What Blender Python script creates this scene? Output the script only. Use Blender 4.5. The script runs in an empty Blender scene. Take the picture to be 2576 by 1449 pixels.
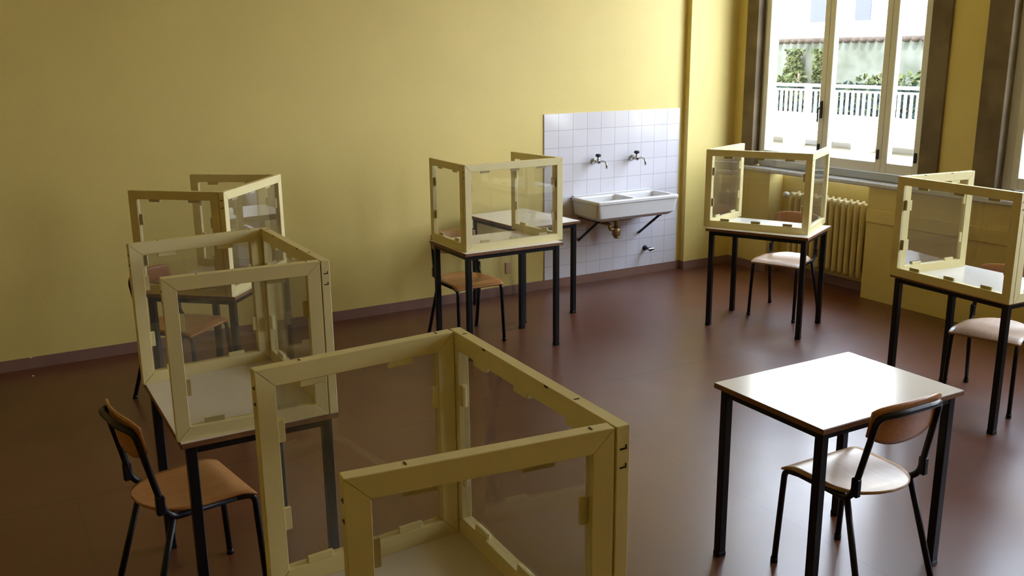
import bpy, bmesh, math, random
from mathutils import Vector, Matrix
PI = math.pi
random.seed(7)
C = bpy.context.scene.collection
S = bpy.context.scene

# ------------------------------------------------------------------ camera
def make_camera():
    yaw, pit, rol, h, fpx = 0.5226128, 0.24665763, -0.01080878, 2.0537147, 2349.99
    F = Vector((math.sin(yaw)*math.cos(pit), math.cos(yaw)*math.cos(pit), -math.sin(pit)))
    R = Vector((math.cos(yaw), -math.sin(yaw), 0)); U = R.cross(F)
    R2 = math.cos(rol)*R + math.sin(rol)*U; U2 = -math.sin(rol)*R + math.cos(rol)*U
    cd = bpy.data.cameras.new('camera'); co = bpy.data.objects.new('camera', cd); C.objects.link(co)
    m = Matrix((R2, U2, -F)).transposed().to_4x4(); m.translation = Vector((0, 0, h))
    co.matrix_world = m
    cd.sensor_width = 36; cd.sensor_fit = 'HORIZONTAL'; cd.lens = fpx*36/2576
    cd.clip_start = .05; cd.clip_end = 200
    S.camera = co
make_camera()

# ------------------------------------------------------------------ world, sun, exposure
SKY = 10.0
w = bpy.data.worlds.new('world'); S.world = w; w.use_nodes = True
nt = w.node_tree; nt.nodes.clear()
wo = nt.nodes.new('ShaderNodeOutputWorld'); bg = nt.nodes.new('ShaderNodeBackground')
tc = nt.nodes.new('ShaderNodeTexCoord'); sx = nt.nodes.new('ShaderNodeSeparateXYZ')
cr = nt.nodes.new('ShaderNodeValToRGB')
cr.color_ramp.elements[0].position = .0; cr.color_ramp.elements[0].color = (.86, .90, 1, 1)
cr.color_ramp.elements[1].position = .8; cr.color_ramp.elements[1].color = (.60, .74, 1, 1)
nt.links.new(tc.outputs['Generated'], sx.inputs[0]); nt.links.new(sx.outputs['Z'], cr.inputs[0])
nt.links.new(cr.outputs[0], bg.inputs[0]); bg.inputs[1].default_value = SKY
nt.links.new(bg.outputs[0], wo.inputs[0])

sl = bpy.data.lights.new('sun', 'SUN'); sl.energy = 9; sl.angle = .01; sl.color = (1, .95, .86)
so = bpy.data.objects.new('sun', sl); C.objects.link(so)
so.rotation_euler = Vector((.62, .25, -.9)).to_track_quat('-Z', 'Y').to_euler()

# sampling portals in the window openings (they emit nothing themselves)
WINS = [(4.74, 6.60), (2.25, 4.10), (-.20, 1.65)]
WZ0, WZ1 = 1.0, 3.45
for a, b in WINS:
    pl = bpy.data.lights.new('window_portal', 'AREA'); pl.shape = 'RECTANGLE'
    pl.size = b-a; pl.size_y = WZ1-WZ0; pl.cycles.is_portal = True
    po = bpy.data.objects.new('window_portal', pl); C.objects.link(po)
    po.matrix_world = Matrix.Translation((6.72, (a+b)/2, (WZ0+WZ1)/2)) @ Matrix(((0,0,1,0),(1,0,0,0),(0,1,0,0),(0,0,0,1)))

S.view_settings.view_transform = 'Standard'; S.view_settings.look = 'None'
S.view_settings.gamma = 1; S.view_settings.use_curve_mapping = False
S.view_settings.exposure = 1.06
cy = S.cycles
cy.use_denoising = True; cy.max_bounces = 14; cy.diffuse_bounces = 8; cy.glossy_bounces = 5
cy.transparent_max_bounces = 24; cy.caustics_reflective = False; cy.caustics_refractive = False
cy.sample_clamp_indirect = 20

# ------------------------------------------------------------------ helpers
def mesh_obj(name, bm, mat, parent=None, smooth=False, loc=None, rot=None):
    bmesh.ops.recalc_face_normals(bm, faces=bm.faces)
    me = bpy.data.meshes.new(name); bm.to_mesh(me); bm.free()
    if mat: me.materials.append(mat)
    if smooth:
        for p in me.polygons: p.use_smooth = True
    o = bpy.data.objects.new(name, me); C.objects.link(o)
    if parent: o.parent = parent
    if loc is not None: o.location = loc
    if rot is not None: o.rotation_euler = rot
    return o
def empty(name, loc, rz=0):
    o = bpy.data.objects.new(name, None); C.objects.link(o); o.location = loc; o.rotation_euler = (0, 0, rz)
    o.empty_display_size = .1
    return o
def tag(o, label, cat, group=None, kind=None):
    if label: o['label'] = label
    if cat: o['category'] = cat
    if group: o['group'] = group
    if kind: o['kind'] = kind
    return o
def struct(name, bm, mat, parent=None, smooth=False, label=None):
    o = mesh_obj(name, bm, mat, parent, smooth)
    if not parent: o['kind'] = 'structure'
    if label: o['label'] = label
    return o
def box(bm, x0, x1, y0, y1, z0, z1, bev=0, seg=1):
    t = bmesh.new()
    bmesh.ops.create_cube(t, size=1)
    for v in t.verts:
        v.co = Vector(((x0+x1)/2+v.co.x*(x1-x0), (y0+y1)/2+v.co.y*(y1-y0), (z0+z1)/2+v.co.z*(z1-z0)))
    if bev: bmesh.ops.bevel(t, geom=t.edges[:], offset=bev, segments=seg, affect='EDGES', profile=.5)
    me = bpy.data.meshes.new('t'); t.to_mesh(me); t.free(); bm.from_mesh(me); bpy.data.meshes.remove(me)
def boxes(*args, bev=0):
    bm = bmesh.new()
    for a in args: box(bm, *a, bev=bev)
    return bm
def smooth_path(pts, r=.03, n=5):
    """round the corners of a polyline with quadratic arcs"""
    P = [Vector(p) for p in pts]; out = [P[0]]
    for i in range(1, len(P)-1):
        a, b, c = P[i-1], P[i], P[i+1]
        ra = min(r, (a-b).length*.45, (c-b).length*.45)
        p0 = b+(a-b).normalized()*ra; p2 = b+(c-b).normalized()*ra
        for k in range(n+1):
            t = k/n; out.append((1-t)**2*p0+2*t*(1-t)*b+t*t*p2)
    out.append(P[-1]); return out
def tube(bm, pts, rad, seg=12, cap=True):
    P = [Vector(p) for p in pts]; n = len(P); rings = []
    T = [(P[min(i+1, n-1)]-P[max(i-1, 0)]).normalized() for i in range(n)]
    up = Vector((0, 0, 1)) if abs(T[0].z) < .9 else Vector((1, 0, 0))
    N = (up-T[0]*up.dot(T[0])).normalized()
    for i in range(n):
        N = (N-T[i]*N.dot(T[i])).normalized(); B = T[i].cross(N)
        rr = rad[i] if isinstance(rad, (list, tuple)) else rad
        rings.append([bm.verts.new(P[i]+rr*(math.cos(2*PI*k/seg)*N+math.sin(2*PI*k/seg)*B)) for k in range(seg)])
    for i in range(n-1):
        for k in range(seg):
            bm.faces.new((rings[i][k], rings[i][(k+1) % seg], rings[i+1][(k+1) % seg], rings[i+1][k]))
    if cap:
        bm.faces.new(rings[0][::-1]); bm.faces.new(rings[-1])
def prism(bm, poly, axis, a, b):
    """poly of 2-D points extruded along axis 0/1/2 from a to b"""
    def mk(p, t):
        if axis == 0: return (t, p[0], p[1])
        if axis == 1: return (p[0], t, p[1])
        return (p[0], p[1], t)
    A = [bm.verts.new(mk(p, a)) for p in poly]; B = [bm.verts.new(mk(p, b)) for p in poly]
    bm.faces.new(A); bm.faces.new(B[::-1])
    for i in range(len(poly)):
        j = (i+1) % len(poly); bm.faces.new((A[i], A[j], B[j], B[i]))
def lathe(bm, prof, M=Matrix.Identity(4), seg=16):
    rings = []
    for r, z in prof:
        rings.append([bm.verts.new(M @ Vector((max(r, 1e-4)*math.cos(2*PI*k/seg), max(r, 1e-4)*math.sin(2*PI*k/seg), z))) for k in range(seg)])
    for i in range(len(prof)-1):
        for k in range(seg):
            bm.faces.new((rings[i][k], rings[i][(k+1) % seg], rings[i+1][(k+1) % seg], rings[i+1][k]))
    bm.faces.new(rings[0][::-1]); bm.faces.new(rings[-1])

# ------------------------------------------------------------------ materials
def mat(name, col, rough=.5, metal=0, spec=.5, noise=0, nscale=8, bump=0, bscale=60, col2=None, coat=0):
    m = bpy.data.materials.new(name); m.use_nodes = True
    nt = m.node_tree; b = nt.nodes['Principled BSDF']; L = nt.links
    b.inputs['Roughness'].default_value = rough; b.inputs['Metallic'].default_value = metal
    b.inputs['Specular IOR Level'].default_value = spec; b.inputs['Coat Weight'].default_value = coat
    b.inputs['Base Color'].default_value = (*col, 1)
    tc = nt.nodes.new('ShaderNodeTexCoord')
    if noise or col2:
        n = nt.nodes.new('ShaderNodeTexNoise'); n.inputs['Scale'].default_value = nscale; n.inputs['Detail'].default_value = 5
        r = nt.nodes.new('ShaderNodeValToRGB')
        c2 = col2 or tuple(c*(1-noise) for c in col)
        r.color_ramp.elements[0].position = .35; r.color_ramp.elements[0].color = (*c2, 1)
        r.color_ramp.elements[1].position = .65; r.color_ramp.elements[1].color = (*col, 1)
        L.new(tc.outputs['Object'], n.inputs[0]); L.new(n.outputs[0], r.inputs[0]); L.new(r.outputs[0], b.inputs['Base Color'])
    if bump:
        n2 = nt.nodes.new('ShaderNodeTexNoise'); n2.inputs['Scale'].default_value = bscale; n2.inputs['Detail'].default_value = 4
        bp = nt.nodes.new('ShaderNodeBump'); bp.inputs['Strength'].default_value = bump; bp.inputs['Distance'].default_value = .005
        L.new(tc.outputs['Object'], n2.inputs[0]); L.new(n2.outputs[0], bp.inputs['Height']); L.new(bp.outputs[0], b.inputs['Normal'])
    return m
def wood(name, c1, c2, rough=.35, scale=6, stretch=(14, 1, 14)):
    m = bpy.data.materials.new(name); m.use_nodes = True
    nt = m.node_tree; b = nt.nodes['Principled BSDF']; L = nt.links
    tc = nt.nodes.new('ShaderNodeTexCoord'); mp = nt.nodes.new('ShaderNodeMapping'); mp.inputs['Scale'].default_value = stretch
    n = nt.nodes.new('ShaderNodeTexNoise'); n.inputs['Scale'].default_value = scale; n.inputs['Detail'].default_value = 6; n.inputs['Distortion'].default_value = .6
    r = nt.nodes.new('ShaderNodeValToRGB'); r.color_ramp.elements[0].position = .35; r.color_ramp.elements[1].position = .7
    r.color_ramp.elements[0].color = (*c2, 1); r.color_ramp.elements[1].color = (*c1, 1)
    L.new(tc.outputs['Object'], mp.inputs[0]); L.new(mp.outputs[0], n.inputs[0]); L.new(n.outputs[0], r.inputs[0]); L.new(r.outputs[0], b.inputs['Base Color'])
    b.inputs['Roughness'].default_value = rough
    return m
def clear_sheet(name, tint=(1, 1, 1), refl=1.0, rough=.02, base=0.03, haze=0.0):
    """thin transparent sheet: passes light straight, mirrors by fresnel"""
    m = bpy.data.materials.new(name); m.use_nodes = True
    nt = m.node_tree; nt.nodes.clear(); L = nt.links
    o = nt.nodes.new('ShaderNodeOutputMaterial'); t = nt.nodes.new('ShaderNodeBsdfTransparent'); g = nt.nodes.new('ShaderNodeBsdfGlossy')
    t.inputs[0].default_value = (*tint, 1); g.inputs['Roughness'].default_value = rough
    f = nt.nodes.new('ShaderNodeFresnel'); gm = nt.nodes.new('ShaderNodeNewGeometry'); ri = nt.nodes.new('ShaderNodeMapRange')   # same mirror strength on both faces of the thin sheet
    ri.inputs['To Min'].default_value = 1.49; ri.inputs['To Max'].default_value = 1/1.49
    L.new(gm.outputs['Backfacing'], ri.inputs[0]); L.new(ri.outputs[0], f.inputs[0])
    mu = nt.nodes.new('ShaderNodeMath'); mu.operation = 'MULTIPLY_ADD'; mu.inputs[1].default_value = refl; mu.inputs[2].default_value = base; mu.use_clamp = True
    x = nt.nodes.new('ShaderNodeMixShader')
    L.new(f.outputs[0], mu.inputs[0]); L.new(mu.outputs[0], x.inputs[0]); L.new(t.outputs[0], x.inputs[1]); L.new(g.outputs[0], x.inputs[2])
    last = x
    if haze:
        d = nt.nodes.new('ShaderNodeBsdfDiffuse'); d.inputs[0].default_value = (.8, .8, .8, 1)
        y = nt.nodes.new('ShaderNodeMixShader'); y.inputs[0].default_value = haze
        L.new(x.outputs[0], y.inputs[1]); L.new(d.outputs[0], y.inputs[2]); last = y
    L.new(last.outputs[0], o.inputs[0])
    return m

M = {}
M['wall'] = mat('yellow_paint', (.70, .560, .185), .5, bump=.12, bscale=90, noise=.05, nscale=1.6)
M['ceiling'] = mat('pale_yellow_ceiling', (.86, .74, .36), .9)
M['base'] = mat('brown_skirting', (.25, .135, .10), .45, noise=.15, nscale=5)
M['frame_paint'] = mat('cream_paint', (.80, .70, .36), .5, noise=.05, nscale=5, bump=.08, bscale=120)
M['clip'] = mat('cream_clip', (.78, .69, .36), .5)
M['staple'] = mat('dark_staple', (.03, .022, .01), .5, metal=.2)
M['laminate'] = mat('white_laminate', (.81, .765, .70), .16, spec=.6)
M['ply_edge'] = wood('brown_edge', (.24, .105, .04), (.14, .06, .025), .5)
M['black'] = mat('black_enamel', (.007, .007, .009), .38, spec=.3)
M['seat'] = wood('beech_plywood', (.46, .20, .062), (.36, .145, .04), .3)
M['seat_glare'] = wood('glare_paled_plywood', (.55, .36, .22), (.47, .29, .17), .3)  # lighter copy of the brown seat plywood, glare painted into its colour
M['stone'] = mat('brown_stone', (.21, .16, .10), .7, spec=.2, col2=(.14, .105, .066), nscale=4, bump=.2, bscale=40)
M['sill'] = mat('grey_stone_sill', (.60, .60, .64), .16, noise=.15, nscale=20)
M['win'] = mat('white_window_enamel', (.72, .70, .64), .35)
M['win_grey'] = mat('grey_bottom_profile', (.38, .40, .44), .4)
M['glass'] = clear_sheet('window_glass', (.97, .98, .97), .9, .0, 0)
M['plexi'] = clear_sheet('clear_acrylic', (.95, .95, .94), 1.3, .015, .015, .02)
M['porcelain'] = mat('white_porcelain', (.66, .65, .65), .12, spec=.6)
M['chrome'] = mat('chrome', (.55, .55, .56), .18, metal=1)
M['brass'] = mat('aged_brass', (.36, .25, .12), .4, metal=.8)
M['iron'] = mat('dark_iron', (.03, .03, .035), .5, metal=.4)
M['radiator'] = mat('cream_radiator', (.62, .50, .22), .4)
M['white_ext'] = mat('white_masonry', (.82, .80, .74), .8)
M['rail'] = mat('white_railing', (.85, .85, .83), .5)
M['ivywall'] = mat('grey_plaster', (.085, .09, .075), .9, spec=.1, col2=(.045, .05, .036), nscale=2.2)
M['leaf'] = mat('ivy_leaf', (.052, .060, .024), .9, spec=0, col2=(.024, .032, .016), nscale=6)
M['leaf_dark'] = mat('hedge_leaf', (.012, .020, .018), .9, spec=0, col2=(.005, .009, .009), nscale=6)
M['tile_roof'] = mat('roof_tile', (.05, .038, .03), .8, spec=.1, noise=.4)
M['pavement'] = mat('pale_paving', (.34, .32, .25), .9)
M['shutter'] = mat('grey_blue_shutter', (.062, .065, .088), .9, spec=.1)
M['building'] = mat('pale_stucco', (.85, .82, .76), .9)
M['bark'] = mat('bark', (.10, .07, .05), .9)
M['paper'] = mat('paper', (.8, .8, .78), .8)
M['socket'] = mat('beige_plastic', (.55, .36, .19), .5)

def floor_material():
    m = bpy.data.materials.new('red_brown_rubber'); m.use_nodes = True
    nt = m.node_tree; b = nt.nodes['Principled BSDF']; L = nt.links
    tc = nt.nodes.new('ShaderNodeTexCoord'); n = nt.nodes.new('ShaderNodeTexNoise'); n.inputs['Scale'].default_value = 1.3; n.inputs['Detail'].default_value = 8
    n.inputs['Roughness'].default_value = .65
    r = nt.nodes.new('ShaderNodeValToRGB'); r.color_ramp.elements[0].position = .3; r.color_ramp.elements[1].position = .7
    r.color_ramp.elements[0].color = (.092, .027, .011, 1); r.color_ramp.elements[1].color = (.120, .035, .015, 1)
    L.new(tc.outputs['Object'], n.inputs[0]); L.new(n.outputs[0], r.inputs[0])
    s = nt.nodes.new('ShaderNodeSeparateXYZ'); L.new(tc.outputs['Object'], s.inputs[0])
    def math_(op, a, b_=None):
        k = nt.nodes.new('ShaderNodeMath'); k.operation = op
        for i, q in enumerate((a, b_)):
            if q is None: continue
            if isinstance(q, (int, float)): k.inputs[i].default_value = q
            else: L.new(q, k.inputs[i])
        return k.outputs[0]
    def seam(out, pos, period, wd):
        d = math_('ADD', out, -pos+period*20+period/2); d = math_('MODULO', d, period); d = math_('SUBTRACT', d, period/2); d = math_('ABSOLUTE', d)
        return math_('LESS_THAN', d, wd)
    sxm = seam(s.outputs['X'], .23, 1.37, .0022); sym = seam(s.outputs['Y'], 4.61, 6.0, .004)
    sy2 = seam(s.outputs['Y'], 3.88, 6.0, .0018)
    near = math_('LESS_THAN', s.outputs['Y'], 4.61); sxm = math_('MULTIPLY', math_('MULTIPLY', sxm, near), .7)
    west = math_('LESS_THAN', s.outputs['X'], 1.6); sy2 = math_('MULTIPLY', math_('MULTIPLY', sy2, west), .6)
    allm = math_('MAXIMUM', math_('MAXIMUM', sxm, sym), sy2)
    mx = nt.nodes.new('ShaderNodeMix'); mx.data_type = 'RGBA'
    L.new(allm, mx.inputs['Factor']); L.new(r.outputs[0], mx.inputs['A']); mx.inputs['B'].default_value = (.03, .014, .01, 1)
    L.new(mx.outputs['Result'], b.inputs['Base Color'])
    n2 = nt.nodes.new('ShaderNodeTexNoise'); n2.inputs['Scale'].default_value = 2.5; n2.inputs['Detail'].default_value = 6
    mr = nt.nodes.new('ShaderNodeMapRange'); mr.inputs['To Min'].default_value = .27; mr.inputs['To Max'].default_value = .38
    L.new(tc.outputs['Object'], n2.inputs[0]); L.new(n2.outputs[0], mr.inputs[0]); L.new(mr.outputs[0], b.inputs['Roughness'])
    b.inputs['Specular IOR Level'].default_value = .8
    return m
M['floor'] = floor_material()
def tile_material():
    m = bpy.data.materials.new('white_glazed_tiles'); m.use_nodes = True
    nt = m.node_tree; b = nt.nodes['Principled BSDF']; L = nt.links
    tc = nt.nodes.new('ShaderNodeTexCoord'); s = nt.nodes.new('ShaderNodeSeparateXYZ'); c = nt.nodes.new('ShaderNodeCombineXYZ')
    L.new(tc.outputs['Object'], s.inputs[0]); L.new(s.outputs['X'], c.inputs['X']); L.new(s.outputs['Z'], c.inputs['Y'])
    br = nt.nodes.new('ShaderNodeTexBrick'); br.offset = 0; br.inputs['Scale'].default_value = 1
    br.inputs['Brick Width'].default_value = .15; br.inputs['Row Height'].default_value = .15
    br.inputs['Mortar Size'].default_value = .0018; br.inputs['Mortar Smooth'].default_value = .2
    br.inputs['Color1'].default_value = (.68, .66, .71, 1); br.inputs['Color2'].default_value = (.65, .63, .68, 1); br.inputs['Mortar'].default_value = (.36, .34, .37, 1)
    L.new(c.outputs[0], br.inputs[0]); L.new(br.outputs['Color'], b.inputs['Base Color'])
    bp = nt.nodes.new('ShaderNodeBump'); bp.inputs['Strength'].default_value = .5; bp.inputs['Distance'].default_value = .002; bp.invert = True
    L.new(br.outputs['Fac'], bp.inputs['Height']); L.new(bp.outputs[0], b.inputs['Normal'])
    b.inputs['Roughness'].default_value = .12
    return m
M['tiles'] = tile_material()

# ------------------------------------------------------------------ room shell
XW, YB, H = 6.426, 6.892, 3.75
XL, YR = -3.2, -2.4
XO = XW+.30                        # outside face of the window wall
struct('floor', boxes((XL-.2, XO, YR-.2, YB+.2, -.12, 0)), M['floor'])
struct('ceiling', boxes((XL-.2, XO, YR-.2, YB+.2, H, H+.15)), M['ceiling'])
wb = struct('wall_back', boxes((XL-.2, XO, YB, YB+.2, 0, H)), M['wall'])
struct('wall_left', boxes((XL-.2, XL, YR, YB, 0, H)), M['wall'])
struct('wall_rear', boxes((XL-.2, XO, YR-.2, YR, 0, H)), M['wall'])
PX0, PY = 5.852, 6.828             # corner pilaster
struct('wall_corner', boxes((PX0, XW, PY, YB, 0, H), (XW-.001, XO, 6.60, YB, 0, H)), M['wall'])
NY0, NY1, NX = 5.20, 6.32, 6.60   # radiator niche
SILLB = .95
wr = bmesh.new()
ys = [YR] + [v for a, b in sorted(WINS) for v in (a, b)]
prev = YR
for a, b in sorted(WINS):
    box(wr, XW, XO, prev, a, SILLB, H); prev = b
    box(wr, XW, XO, a, b, WZ1, H)
for (a, b) in ((YR, NY0), (NY1, 6.60)): box(wr, XW, XO, a, b, 0, SILLB)
box(wr, NX, XO, NY0, NY1, 0, SILLB)
box(wr, XW, XO, prev, 6.60, SILLB, H) if prev < 6.6 else None
struct('wall_right', wr, M['wall'])
# skirting
BH, BT = .078, .012
struct('baseboard_back', boxes((XL, PX0-.0, YB-BT, YB, 0, BH), (PX0-BT, PX0, PY-BT, YB-BT, 0, BH), (PX0, XW, PY-BT, PY, 0, BH)), M['base'])
struct('baseboard_right', boxes((XW-BT, XW, NY1, PY-BT, 0, BH), (NX-BT, NX, NY0, NY1, 0, BH), (XW-BT, NX, NY1-BT, NY1, 0, BH)), M['base'])
struct('baseboard_left', boxes((XL, XL+BT, YR, YB-BT, 0, BH)), M['base'])
# raised band on the window wall beside the niche
struct('trim_1', boxes((XW-.014, XW, YR, NY0, .655, .765), bev=.004), M['wall'], label='raised yellow band along the wall under the sill')
# stone jambs
k = 2
for (a, b) in ((6.60-.045, 6.70), (4.575, 4.745), (4.094, 4.285), (2.10, 2.256)):
    struct('trim_%d' % k, boxes((XW-.02, XW+.07, a, b, 1.0, H-.05), bev=.003), M['stone'], label='dark stone strip beside a window'); k += 1
# continuous window sill
struct('trim_%d' % k, boxes((XW-.045, XW+.12, YR, 6.74, .950, .992), bev=.010), M['sill'], label='grey stone window sill with a bright front edge')
# tile field
bm = boxes((0, 1.5, -.008, 0, 0, 1.495), bev=.002)
tp = mesh_obj('tile_panel', bm, M['tiles'], wb, loc=(4.300, YB, .045)); tp['label'] = 'white glazed wall tiles behind the sink'

# ------------------------------------------------------------------ windows
def window(n, y0, y1, posts, full=True):
    """posts: list of (ya, yb, kind) from high y to low y"""
    x0, x1 = XW+.075, XW+.135
    e = empty('window_%d' % n, (0, 0, 0)); e['kind'] = 'structure'
    fr = bmesh.new()
    box(fr, x0, x1+.02, y1-.075, y1, 1.0, WZ1, bev=.004); box(fr, x0, x1+.02, y0, y0+.055, 1.0, WZ1, bev=.004)
    box(fr, x0, x1+.02, y0+.055, y1-.075, WZ1-.06, WZ1, bev=.004)
    mesh_obj('window_frame', fr, M['win'], e)
    bf = bmesh.new(); box(bf, XW+.05, x1+.02, y0+.055, y1-.075, .992, 1.055, bev=.006)
    mesh_obj('bottom_profile', bf, M['win_grey'], e)
    for (sa, sb, hd) in posts:      # sashes, sb > sa
        sash = bmesh.new(); T = .058; zz0, zz1 = 1.06, WZ1-.06
        box(sash, x0-.02, x1-.02, sb-T, sb, zz0, zz1, bev=.004); box(sash, x0-.02, x1-.02, sa, sa+T, zz0, zz1, bev=.004)
        box(sash, x0-.019, x1-.021, sa+T, sb-T, zz0, zz0+.085, bev=.004); box(sash, x0-.019, x1-.021, sa+T, sb-T, zz1-.07, zz1, bev=.004)
        so_ = mesh_obj('sash', sash, M['win'], e)
        pb = boxes((x0+.004, x0+.008, sa+T-.004, sb-T+.004, zz0+.08, zz1-.065)); mesh_obj('pane', pb, M['glass'], so_)
        if hd:
            h = bmesh.new(); box(h, x0-.034, x0-.02, hd-.012, hd+.012, 1.47, 1.62, bev=.004)
            tube(h, smooth_path([(x0-.03, hd, 1.56), (x0-.065, hd, 1.56), (x0-.065, hd, 1.44)], .02), .008, 8)
            ho = mesh_obj('handle', h, M['iron'], so_)
        lk = bmesh.new(); box(lk, x0-.032, x0-.02, sa+.02, sa+.045, 1.17, 1.25, bev=.003); mesh_obj('hinge', lk, M['iron'], so_)
window(1, 4.74, 6.60, [(5.785, 6.525, 5.81), (5.155, 5.783, None), (4.795, 5.153, None)])
window(2, 2.25, 4.10, [(3.35, 4.025, 3.38), (2.80, 3.348, None), (2.305, 2.798, None)])
window(3, -.20, 1.65, [(.90, 1.575, .93), (.35, .898, None), (-.145, .348, None)])

# ------------------------------------------------------------------ radiator
def radiator():
    r = empty('radiator', (6.50, 5.665, 0)); tag(r, 'cream cast radiator with upright ribs in the niche under the window', 'radiator')
    n = 13; p = .066
    for i in range(n):
        y = (i-(n-1)/2)*p; b = bmesh.new()
        for dx in (-.042, .042):
            pts = [(dx, y, .145)]+[(dx, y, z) for z in (.17, .2, .5, .74, .77)]+[(dx, y, .795)]
            tube(b, pts, [.012, .021, .0225, .0225, .0225, .021, .012], 10)
        box(b, -.05, .05, y-.022, y+.022, .155, .195, bev=.012, seg=3); box(b, -.05, .05, y-.022, y+.022, .745, .785, bev=.012, seg=3)
        mesh_obj('rib', b, M['radiator'], r, True)
    b = bmesh.new(); tube(b, [(0, -.47, .765), (0, .46, .765)], .017); mesh_obj('pipe', b, M['radiator'], r, True)
    b = bmesh.new(); tube(b, [(0, -.45, .175), (0, .46, .175)], .017); mesh_obj('pipe', b, M['radiator'], r, True)
    b = bmesh.new(); lathe(b, [(.012, 0), (.024, .004), (.026, .03), (.02, .045)], Matrix.Translation((-.03, .465, .765)) @ Matrix.Rotation(-PI/2, 4, 'Y'))
    tube(b, [(-.03, .465, .765), (.07, .465, .765)], .012); o = mesh_obj('valve', b, M['win'], r, True); o['label'] = 'pale valve knob'
    for q in (-.25, .22): mesh_obj('bracket', boxes((.05, .094, q, q+.03, .55, .6)), M['radiator'], r)
radiator()

# ------------------------------------------------------------------ sink
def sink():
    e = empty('ceramic_sink', (4.575, YB-.009, .806)); tag(e, 'white ceramic double sink fixed to the tiled wall', 'sink')
    W_, D_, HH = .90, .415, .178      # local: x 0..W, y -D..0, z -H..0
    b = bmesh.new()
    def rect(x0, x1, y0, y1, z, r=.02, n=4):
        vs = []
        for cx, cy_, a0 in ((x1-r, y1-r, 0), (x0+r, y1-r, PI/2), (x0+r, y0+r, PI), (x1-r, y0+r, 3*PI/2)):
            for k_ in range(n+1):
                a = a0+k_*PI/2/n; vs.append(b.verts.new((cx+r*math.cos(a), cy_+r*math.sin(a), z)))
        return vs
    def bridge(A, B):
        for i in range(len(A)):
            j = (i+1) % len(A); b.faces.new((A[i], A[j], B[j], B[i]))
    r0 = rect(.06, W_-.06, -D_+.05, -.0, -HH, .05); r1 = rect(.018, W_-.018, -D_+.016, -.0, -HH+.03, .045)
    r2 = rect(.008, W_-.008, -D_+.008, 0, -.034, .03); r3 = rect(0, W_, -D_, 0, -.026, .03); r4 = rect(0, W_, -D_, 0, -.006, .03); r5 = rect(.005, W_-.005, -D_+.005, -.0, 0, .03)
    b.faces.new(r0[::-1])
    for A, B in ((r0, r1), (r1, r2), (r2, r3), (r3, r4), (r4, r5)): bridge(A, B)
    # two bowls cut from the top face: build strips around the bowls
    bowls = [(.045, .43, -D_+.045, -.075), (.47, W_-.045, -D_+.045, -.075)]
    tops = []
    for bx in bowls:
        t0 = rect(bx[0], bx[1], bx[2], bx[3], 0, .03); t1 = rect(bx[0]+.006, bx[1]-.006, bx[2]+.006, bx[3]-.006, -.01, .03)
        t2 = rect(bx[0]+.03, bx[1]-.03, bx[2]+.03, bx[3]-.03, -.14, .04); bridge(t0, t1); bridge(t1, t2); b.faces.new(t2)
        tops.append(t0)
    edges = []
    for ring in [r5]+tops:
        for i in range(len(ring)):
            e_ = b.edges.get((ring[i], ring[(i+1) % len(ring)]))
            if e_: edges.append(e_)
    bmesh.ops.triangle_fill(b, edges=edges, use_beauty=True, use_dissolve=False)
    mesh_obj('basin', b, M['porcelain'], e)
    d = bmesh.new(); box(d, .02, W_-.02, -.022, 0, -.002, .012, bev=.005); mesh_obj('upstand', d, M['porcelain'], e)
    # trap
    t = bmesh.new(); cx = .36
    lathe(t, [(.035, -.01), (.035, .0), (.026, .012)], Matrix.Translation((cx, -.2, -HH-.018)))
    tube(t, [(cx-.2, -.2, -HH-.03), (cx+.16, -.2, -HH-.03)], .014)
    tube(t, [(cx, -.2, -HH-.01), (cx, -.2, -HH-.10)], .020)
    lathe(t, [(.024, -.085), (.038, -.075), (.04, -.01), (.03, .0)], Matrix.Translation((cx, -.2, -HH-.10)))
    tube(t, smooth_path([(cx, -.2, -HH-.115), (cx-.07, -.2, -HH-.115), (cx-.07, -.2, -HH-.07), (cx-.07, 0, -HH-.07)], .03), .017)
    lathe(t, [(.03, 0), (.03, .012), (.02, .02)], Matrix.Translation((cx+.01, -.2, -HH-.20)))
    o = mesh_obj('drain_trap', t, M['brass'], e, True); o['label'] = 'brass bottle trap under the basin'
    for x in (.09, .77):
        s = bmesh.new(); tube(s, [(x, -.001, -.40), (x, -.30, -HH-.012)], .012, 8); tube(s, [(x, 0, -HH-.012), (x, -.32, -HH-.012)], .008, 8)
        mesh_obj('bracket', s, M['iron'], e, True)
sink()
def tap(x, z, label):
    e = empty('wall_tap', (x, YB-.009, z)); tag(e, label, 'tap', 'taps over the sink')
    b = bmesh.new(); RX = Matrix.Rotation(PI/2, 4, 'X')
    lathe(b, [(.028, 0), (.026, .008), (.014, .012), (.014, .055), (.02, .06), (.02, .085), (.012, .09)], RX)
    lathe(b, [(.012, .01), (.014, .03), (.009, .035), (.009, .045)], Matrix.Translation((0, -.072, 0)))
    mesh_obj('body', b, M['chrome'], e, True)
    b = bmesh.new(); lathe(b, [(.01, .042), (.024, .046), (.026, .06), (.02, .068), (.006, .07)], Matrix.Translation((0, -.072, 0)), 10)
    mesh_obj('knob', b, M['iron'], e, True)
    b = bmesh.new(); tube(b, smooth_path([(0, -.085, 0), (0.0, -.15, .012), (0.0, -.195, .006), (0.0, -.20, -.05)], .03), .009, 10)
    mesh_obj('spout', b, M['chrome'], e, True)
tap(4.82, 1.108, 'chrome wall tap over the left half of the sink')
tap(5.245, 1.112, 'chrome wall tap over the right half of the sink')
e = empty('hose_tap', (5.42, YB-.009, .25)); tag(e, 'small dark valve low on the tiles below the right bracket', 'tap')
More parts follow.
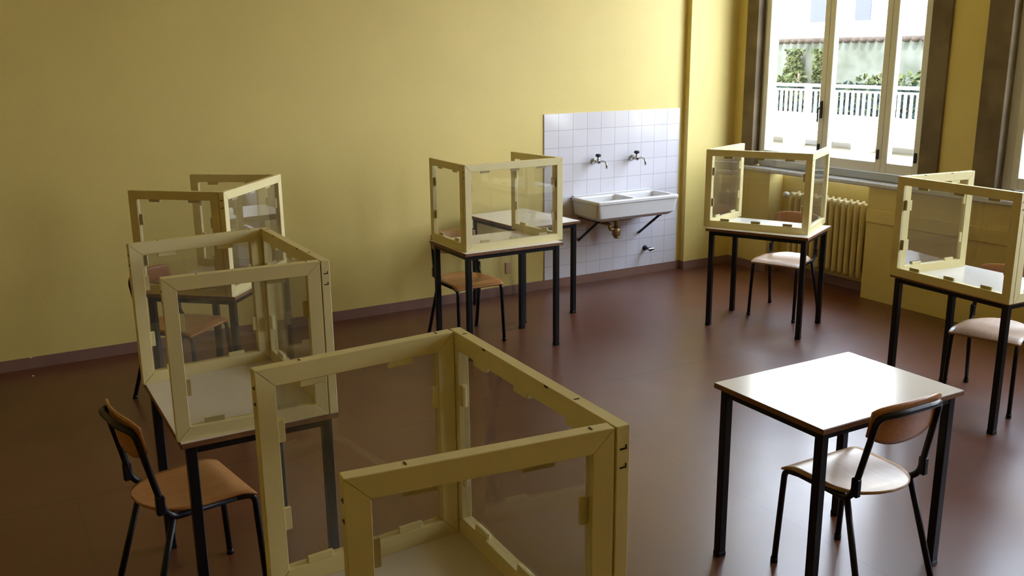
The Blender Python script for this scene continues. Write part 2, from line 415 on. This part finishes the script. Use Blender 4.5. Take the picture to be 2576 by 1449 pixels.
b = bmesh.new(); lathe(b, [(.026, 0), (.024, .008), (.012, .012), (.012, .07), (.018, .075), (.018, .09)], Matrix.Rotation(PI/2, 4, 'X')); mesh_obj('body', b, M['iron'], e, True)
b = bmesh.new(); box(b, -.03, .035, -.10, -.085, -.008, .012, bev=.004); mesh_obj('lever', b, M['chrome'], e)
o = mesh_obj('wall_socket', boxes((3.905, 3.955, YB-.01, YB, .19, .29), bev=.003), M['socket']); tag(o, 'small beige socket low on the yellow wall behind the desks', 'socket')
for px, py, pz, nm in ((.182, YB-BT-.008, BH-.001, 'top'), (.174, 6.705, 0, 'floor')):
    b = bmesh.new(); prism(b, [(-.006, -.004), (.005, -.006), (.008, .003), (-.002, .006)], 2, 0, .003)
    o = mesh_obj('paper_scrap', b, M['paper'], loc=(px, py, pz))
    tag(o, 'tiny white paper scrap lying on top of the brown skirting' if nm == 'top' else 'tiny white paper scrap lying on the floor near the skirting', 'litter')

# ------------------------------------------------------------------ desks
L_, D_, HD = .772, .569, .76
def desk_proto():
    r = empty('school_desk', (0, 0, 0))
    tt = mesh_obj('tabletop', boxes((-L_/2, L_/2, -D_/2, D_/2, HD-.022, HD-.0015), bev=.002), M['ply_edge'], r)
    la = mesh_obj('laminate', boxes((-L_/2+.002, L_/2-.002, -D_/2+.002, D_/2-.002, HD-.0016, HD), bev=.0004), M['laminate'], tt)
    la['label'] = 'white laminate surface'
    t = .036; ix, iy = L_/2-.038, D_/2-.038
    b = bmesh.new()
    for s in (-1, 1):
        box(b, -ix+t/2, ix-t/2, s*iy-t/2+.003, s*iy+t/2-.003, HD-.052, HD-.022)
        box(b, s*ix-t/2+.003, s*ix+t/2-.003, -iy+t/2, iy-t/2, HD-.052, HD-.022)
    mesh_obj('apron', b, M['black'], r)
    for sx in (-1, 1):
        for sy in (-1, 1):
            b = bmesh.new(); box(b, -t/2, t/2, -t/2, t/2, 0.006, HD-.022, bev=.003)
            box(b, -t/2-.001, t/2+.001, -t/2-.001, t/2+.001, 0, .02, bev=.002)
            mesh_obj('leg', b, M['black'], r, loc=(sx*ix, sy*iy, 0))
    return r
def copy_tree(o, parent=None):
    c = o.copy(); C.objects.link(c)
    if parent: c.parent = parent
    for ch in list(o.children): copy_tree(ch, c)
    return c
desks = [
 ((2.8528, 2.3813), -.0116, 'bare white-topped desk in the bright right foreground, without a screen'),
 ((.7821, 3.5452), -1.5681, 'white-topped desk with the wooden chair at its left, second from the viewer'),
 ((.7836, 1.7721), -1.5997, 'nearest white-topped desk at the bottom of the view, under the largest screen'),
 ((1.207, 5.5758), -2.2862, 'desk far left by the yellow wall, behind the second screen'),
 ((3.1527, 5.6928), 3.1328, 'desk under a screen in the middle, in front of the bare desk near the sink'),
 ((5.1445, 5.0447), 2.0217, 'desk under a screen right of the sink, before the radiator'),
 ((4.9153, 3.1629), 1.5296, 'desk under a screen at the right edge, below the window pillar'),
 ((3.8061, 6.419), -1.4939, 'bare white-topped desk against the wall, just left of the sink'),
]
proto = desk_proto()
for i, ((x, y), t, lab) in enumerate(desks):
    o = proto if i == 0 else copy_tree(proto)
    o.location = (x, y, 0); o.rotation_euler = (0, 0, t)
    tag(o, lab, 'desk', 'school desks')

# ------------------------------------------------------------------ chairs
def chair_proto(seat_mat, low=0.0):
    r = empty('school_chair', (0, 0, 0)); R = .0125
    # seat
    b = bmesh.new(); nx, ny = 16, 22; rows = {}
    def hw(y):
        if y > -.02: return .190+.006*(y+.02)/.21
        q = max(0, 1-((y+.02)/.182)**2); return max(.012, .190*q**.5)
    def zz(u, y):
        z = .452 - .010*math.exp(-((y+.05)/.10)**2)*(1-u*u)
        if y > .12: z -= .020*((y-.12)/.075)**2
        if y < -.13: z += .010*((-.13-y)/.07)
        return z
    for side in (0, 1):
        for j in range(ny+1):
            y = -.20+.395*(1-math.cos(PI*j/ny))/2
            for i_ in range(nx+1):
                u = -1+2*i_/nx; rows[side, j, i_] = b.verts.new((u*hw(y), y, zz(u, y)-side*.011))
    for j in range(ny):
        for i_ in range(nx):
            b.faces.new((rows[0, j, i_], rows[0, j, i_+1], rows[0, j+1, i_+1], rows[0, j+1, i_]))
            b.faces.new((rows[1, j, i_], rows[1, j+1, i_], rows[1, j+1, i_+1], rows[1, j, i_+1]))
    for j in range(ny):
        for i_ in (0, nx): b.faces.new((rows[0, j, i_], rows[0, j+1, i_], rows[1, j+1, i_], rows[1, j, i_]))
    for i_ in range(nx):
        for j in (0, ny): b.faces.new((rows[0, j, i_], rows[0, j, i_+1], rows[1, j, i_+1], rows[1, j, i_]))
    mesh_obj('seat', b, seat_mat, r, True)
    # backrest: curved plywood in front of the top tube
    b = bmesh.new(); nx, nz = 18, 10; V = {}
    for side in (0, 1):
        for j in range(nz+1):
            for i_ in range(nx+1):
                u = -1+2*i_/nx; w_ = -1+2*j/nz
                x = .185*math.copysign(abs(u)**.95, u); top = .822-.022*abs(u)**5; bot = .650+.050*abs(u)**2.6
                z = bot+(top-bot)*j/nz
                y = -.222+.026*u*u-.18*(z-.72); z -= low
                V[side, j, i_] = b.verts.new((x, y+side*.010, z))
    for j in range(nz):
        for i_ in range(nx):
            for s_ in (0, 1): b.faces.new((V[s_, j, i_], V[s_, j, i_+1], V[s_, j+1, i_+1], V[s_, j+1, i_]))
        for i_ in (0, nx): b.faces.new((V[0, j, i_], V[0, j+1, i_], V[1, j+1, i_], V[1, j, i_]))
    for i_ in range(nx):
        for j in (0, nz): b.faces.new((V[0, j, i_], V[0, j, i_+1], V[1, j, i_+1], V[1, j, i_]))
    mesh_obj('backrest', b, M['seat'], r, True)
    # tube frame: rails, uprights and top bar as one bent tube
    b = bmesh.new(); half = [(.176, .12, .428), (.178, -.115, .428), (.186, -.150, .462), (.170, -.218, .778-low)]
    mid = [(.09, -.254, .793-low), (-.09, -.254, .793-low)]
    path = half+mid+[(-x, y, z) for x, y, z in reversed(half)]
    tube(b, smooth_path(path, .035, 6), R, 12)
    for y in (.10, -.06): tube(b, [(-.176, y, .426), (.176, y, .426)], R*.8, 8)
    mesh_obj('frame', b, M['black'], r, True)
    for s in (-1, 1):
        b = bmesh.new(); tube(b, smooth_path([(s*.186, .212, .004), (s*.178, .192, .42), (s*.176, .12, .428)], .045, 7), R, 12)
        tube(b, [(s*.1862, .2125, 0), (s*.186, .212, .022)], R*1.2, 12); mesh_obj('leg', b, M['black'], r, True)
        b = bmesh.new(); tube(b, [(s*.176, -.118, .428), (s*.205, -.245, .004)], R, 12)
        tube(b, [(s*.2052, -.2455, 0), (s*.2036, -.239, .022)], R*1.2, 12); mesh_obj('leg', b, M['black'], r, True)
        b = bmesh.new(); box(b, s*.186-.013, s*.186+.013, -.178, -.146, .455, .53, bev=.005); mesh_obj('bracket', b, M['black'], r)
    return r
chairs = [
 ((2.845, 2.258), -.012, 'wooden chair with a shiny seat coloured pale for glare, pushed under the bare foreground desk', 'p'),
 ((.56, 3.496), -1.414, 'wooden chair facing right at the left end of the second desk', 'b'),
 ((1.01, 5.86), -2.40, 'wooden chair by the far left desk, seen through the second screen', 'c'),
 ((3.04, 5.936), 3.16, 'wooden chair tucked under the desk in the middle, before the back wall', 'c'),
 ((5.495, 5.197), 1.944, 'chair with a seat coloured pale for glare, behind the desk near the radiator', 'q'),
 ((5.10, 3.15), 1.844, 'chair with a seat coloured pale for glare, behind the desk at the right edge', 'q'),
]
cp = {'p': chair_proto(M['seat_glare']), 'b': chair_proto(M['seat']), 'c': chair_proto(M['seat'], .04), 'q': chair_proto(M['seat_glare'], .035)}; used = set()
for (x, y), t, lab, k_ in chairs:
    o = cp[k_] if k_ not in used else copy_tree(cp[k_]); used.add(k_)
    o.location = (x, y, 0); o.rotation_euler = (0, 0, t); tag(o, lab, 'chair', 'school chairs')

# ------------------------------------------------------------------ three-sided acrylic screens
LB, DB, HB = .782, .570, .582
FW, FT = .048, .032
clip_mesh = {}
def clip(parent, x, z, horiz, y0):
    key = 'h' if horiz else 'v'
    if key not in clip_mesh:
        b = bmesh.new(); a, c = (.034, .009) if horiz else (.009, .030)
        box(b, -a, a, -.005, .005, -c, c, bev=.0015)
        me = bpy.data.meshes.new('clip'); b.to_mesh(me); b.free(); me.materials.append(M['clip']); clip_mesh[key] = me
    o = bpy.data.objects.new('clip', clip_mesh[key]); C.objects.link(o); o.parent = parent; o.location = (x, y0, z)
def panel(parent, name, L, s, loc, rz, nh, marks=False):
    """frame in its own x-z plane; thickness from y=0 to y=s*FT"""
    b = bmesh.new(); y0, y1 = sorted((0, s*FT)); H_ = HB; w_ = FW; g = .0004
    prism(b, [(0, 0), (L, 0), (L-w_, w_), (w_, w_)], 1, y0, y1)
    prism(b, [(0, H_), (w_, H_-w_), (L-w_, H_-w_), (L, H_)], 1, y0, y1)
    prism(b, [(0, g), (w_, w_+g), (w_, H_-w_-g), (0, H_-g)], 1, y0+g, y1-g)
    prism(b, [(L, g), (L, H_-g), (L-w_, H_-w_-g), (L-w_, w_+g)], 1, y0+g, y1-g)
    bmesh.ops.bevel(b, geom=b.edges[:], offset=.0015, segments=1, affect='EDGES')
    old = set(b.faces)
    if marks:
        q = []
        for f in (.08, .78): q += [(f*L, f*L+.0035, y0+.008, y1-.011, H_-.001, H_+.0010)]
        for f in (.25, .64): q += [(f*L, f*L+.016, y0-.0006, y0+.002, H_-.005, H_-.001)]
        for zz_ in (H_-.05, H_-.09):
            q += [(-.0010, .001, y0+.006, y1-.010, zz_, zz_+.0035), (L-.001, L+.0010, y0+.008, y1-.008, zz_, zz_+.0035)]
            q += [(-.0010, .001, y0+.006, y0+.009, zz_, zz_+.010), (L-.001, L+.0010, y1-.011, y1-.008, zz_, zz_+.010)]
        for t_ in q: box(b, *t_)
        for f_ in b.faces:
            if f_ not in old: f_.material_index = 1
    p = mesh_obj(name, b, M['frame_paint'], parent, loc=loc, rot=(0, 0, rz))
    p.data.materials.append(M['staple'])

    yp = s*FT*.5
    pane = mesh_obj('pane', boxes((w_-.002, L-w_+.002, yp-.0012, yp+.0012, w_-.002, H_-w_+.002)), M['plexi'], p)
    yc = s*(FT*.5+.0065)
    fr = (.2, .5, .8) if nh == 3 else (.27, .75)
    for f in fr:
        clip(p, f*L, w_+.0085, True, yc); clip(p, f*L+.01*(1 if f < .5 else -1), H_-w_-.0085, True, yc)
    for f in (.30, .70):
        clip(p, w_+.0085, f*H_, False, yc); clip(p, L-w_-.0085, f*H_+.01, False, yc)
    return p
def screen(x, y, t, a1, a2, label):
    r = empty('desk_screen', (x, y, HD), t); tag(r, label, 'screen', 'three-sided screens on the desks')
    panel(r, 'front_frame', LB, -1, (-LB/2, 0, 0), 0, 3, True)
    d = (-math.sin(a2), -math.cos(a2)); panel(r, 'side_frame', DB-FT, -1, (LB/2-FT*math.sin(a2)*0, -FT-.002-FT*math.sin(max(a2, 0)), 0), math.atan2(d[1], d[0]), 2, True)
    d = (math.sin(a1), -math.cos(a1)); panel(r, 'side_frame', DB-FT, 1, (-LB/2, -FT-.002-FT*math.sin(max(a1, 0)), 0), math.atan2(d[1], d[0]), 2, True)
screen(1.0627, 3.5474, -1.5642, .0875, .0514, 'cream-framed clear screen standing on the second desk, behind the nearest one')
screen(1.0679, 1.7639, -1.5997, .098, .0831, 'nearest and largest-looking cream-framed clear screen, cut by the bottom edge')
screen(1.4053, 5.4159, -2.2549, .0667, .0369, 'shaded clear screen on the far left desk, turned towards the yellow wall')
screen(3.1861, 5.4681, 3.1689, .0861, .0511, 'cream-framed clear screen in the middle, left of the sink')
screen(4.9469, 4.9923, 2.0735, .02, .1536, 'sunlit-edged clear screen in front of the window, right of the sink')
screen(4.5845, 3.1475, 1.4982, .03, .0472, 'cream-framed clear screen at the right edge of the view')

# ------------------------------------------------------------------ outside
struct('ground', boxes((XO, 60, -25, 60, -1.3, -1.1)), M['pavement'])
def terrace():
    e = empty('terrace_wall', (10.5, 7, 0)); tag(e, 'long white raised walkway wall with openings below, outside the window', 'wall')
    mesh_obj('slab', boxes((0, .9, -10, 10, .80, 1.10)), M['white_ext'], e)
    for i in range(9):
        y = -4.6+i*1.25; mesh_obj('pier', boxes((.02, .25, y, y+.22, -1.1, .80)), M['white_ext'], e)
    mesh_obj('lower_wall', boxes((.1, .4, -10, 10, -1.1, .68)), M['pavement'], e)
    mesh_obj('back_wall', boxes((.85, .95, -10, 10, -1.1, .80)), M['building'], e)
terrace()
def railing():
    e = empty('metal_railing', (10.5, 7, 1.10)); tag(e, 'white metal railing with upright bars outside the window', 'railing')
    mesh_obj('top_rail', boxes((.1, .17, -3.6, 4.4, .435, .475)), M['rail'], e)
    mesh_obj('lower_rail', boxes((.11, .15, -3.6, 4.4, .375, .40)), M['rail'], e)
    b = boxes((-.014, .014, -.014, .014, 0, .38)); me = None
    for i in range(84):
        y = -3.55+i*.094
        if me is None: o = mesh_obj('baluster', b, M['rail'], e, loc=(.13, y, 0)); me = o.data
        else:
            o = bpy.data.objects.new('baluster', me); C.objects.link(o); o.parent = e; o.location = (.13, y, 0)
    for y in (-3.6, -1.4, .68, 2.8, 4.4): mesh_obj('post', boxes((.09, .17, y-.03, y+.03, 0, .47)), M['rail'], e)
railing()
def leaves(bm, n, box_, size, shape=None):
    for _ in range(n):
        for _t in range(20):
            p = Vector([random.uniform(box_[2*i], box_[2*i+1]) for i in range(3)])
            if shape is None or shape(p): break
        nrm = Vector((random.gauss(-.6, .5), random.gauss(0, .5), random.gauss(.4, .5))).normalized()
        a = nrm.orthogonal().normalized(); c = nrm.cross(a); s_ = size*random.uniform(.6, 1.3); th = random.uniform(0, 2*PI)
        a2 = math.cos(th)*a+math.sin(th)*c; c2 = nrm.cross(a2)
        vs = [bm.verts.new(p+q) for q in (a2*s_, c2*s_*.55+nrm*s_*.15, -a2*s_*.8, -c2*s_*.55+nrm*s_*.15)]
        bm.faces.new(vs)
def ext_wall():
    e = empty('garden_wall', (14.6, 12, 0)); tag(e, 'tall weathered grey wall capped with roof tiles behind the railing', 'wall')
    mesh_obj('masonry', boxes((0, .35, -16, 16, -1.1, 2.20)), M['ivywall'], e)
    b = bmesh.new()
    for i in range(170):
        y = -15.9+i*.187
        lathe(b, [(.055, -.12), (.055, .42)], Matrix.Translation((.02, y, 2.22)) @ Matrix.Rotation(PI/2, 4, 'Y'), 8)
    mesh_obj('tile_coping', b, M['tile_roof'], e, True)
ext_wall()
def ivy(name, label, n, bx, size, m, shape=None, cat='plant', group=None):
    e = empty(name, ((bx[0]+bx[1])/2, (bx[2]+bx[3])/2, -1.1)); tag(e, label, cat, group)
    b = bmesh.new(); leaves(b, n, bx, size, shape); o = mesh_obj('foliage', b, m, e); o.location = -e.location
    b = bmesh.new(); x, y, z0, z1 = bx[1]-.03, (bx[2]+bx[3])/2, -1.1, bx[5]-.1
    tube(b, [(x, y, z0), (x-.02, y+.06, (z0+z1)/2), (x, y-.03, z1)], .025, 6); o = mesh_obj('stem', b, M['bark'], e); o.location = -e.location
ivy('climbing_ivy', 'broad ivy column climbing the grey wall behind the left pane', 900, (14.34, 14.48, 13.45, 13.95, 0.9, 2.06), .05, M['leaf'], lambda p: abs(p.y-13.7) < .12+.13*abs(math.sin(p.z*5)), group='ivy on the garden wall')
ivy('climbing_ivy', 'thin ivy strand on the grey wall, right of the broad column', 350, (14.36, 14.48, 12.95, 13.25, 1.2, 2.06), .05, M['leaf'], lambda p: abs(p.y-13.1) < .05+.08*abs(math.sin(p.z*7)), group='ivy on the garden wall')
def hump(y0, y1, zt): return lambda p: p.z < zt*(.86+.14*math.sin(p.y*4.1)*math.sin(p.y*1.7+1))+.15
ivy('garden_bush', 'low green bush at the wall foot, behind the left panes', 1500, (13.4, 14.25, 12.2, 14.6, .3, 1.70), .07, M['leaf'], hump(0, 1, 1.5), 'bush', 'bushes along the garden wall')
ivy('garden_bush', 'yellow-green bush at the wall foot, behind the middle pane', 1200, (13.4, 14.25, 10.9, 12.1, .3, 1.75), .07, M['leaf'], hump(0, 1, 1.5), 'bush', 'bushes along the garden wall')
ivy('garden_bush', 'leafy bush at the wall foot, behind the right pane', 900, (13.4, 14.25, 9.6, 10.8, .3, 1.95), .07, M['leaf'], hump(0, 1, 1.7), 'bush', 'bushes along the garden wall')
ivy('dark_hedge', 'dark green hedge directly behind the white railing', 5200, (11.6, 12.2, 4.5, 12.5, .2, 1.52), .07, M['leaf_dark'], None, 'hedge')
def building():
    e = empty('apartment_building', (21, 16, -1.1)); tag(e, 'pale overexposed building with grey-blue shutters beyond the garden wall', 'building')
    mesh_obj('wall', boxes((0, 6, -10, 16, 0, 11)), M['building'], e)
    for y, z, w_, h_ in ((2.8, 3.85, .55, 1.1), (1.3, 3.85, .5, 1.2), (-2.2, 3.85, .6, 1.1), (6.2, 3.85, .6, 1.1)):
        f = mesh_obj('window', boxes((-.04, 0, y, y+w_*1.6, z, z+h_)), M['win'], e)
        mesh_obj('shutter', boxes((-.08, -.04, y+.05, y+w_+.05, z+.04, z+h_-.04)), M['shutter'], f)
        mesh_obj('ledge', boxes((-.15, 0, y-.1, y+w_*1.6+.1, z-.45, z-.38)), M['building'], f)
building()
def tree():
    e = empty('garden_tree', (12.6, 8.9, -1.1)); tag(e, 'slender tree with light green leaves at the top of the window', 'tree')
    b = bmesh.new(); tube(b, [(0, -.9, 0), (.05, -.8, 2), (0, -.4, 3.4), (.1, 0, 4.4)], [.09, .07, .05, .02], 8); mesh_obj('trunk', b, M['bark'], e, True)
    b = bmesh.new(); leaves(b, 260, (-.4, .4, -.5, .55, 3.35, 5.2), .055, lambda p: (p.z-4.6)**2*.5+p.y**2 < .35*random.random()+.1); mesh_obj('foliage', b, M['leaf'], e)
tree()
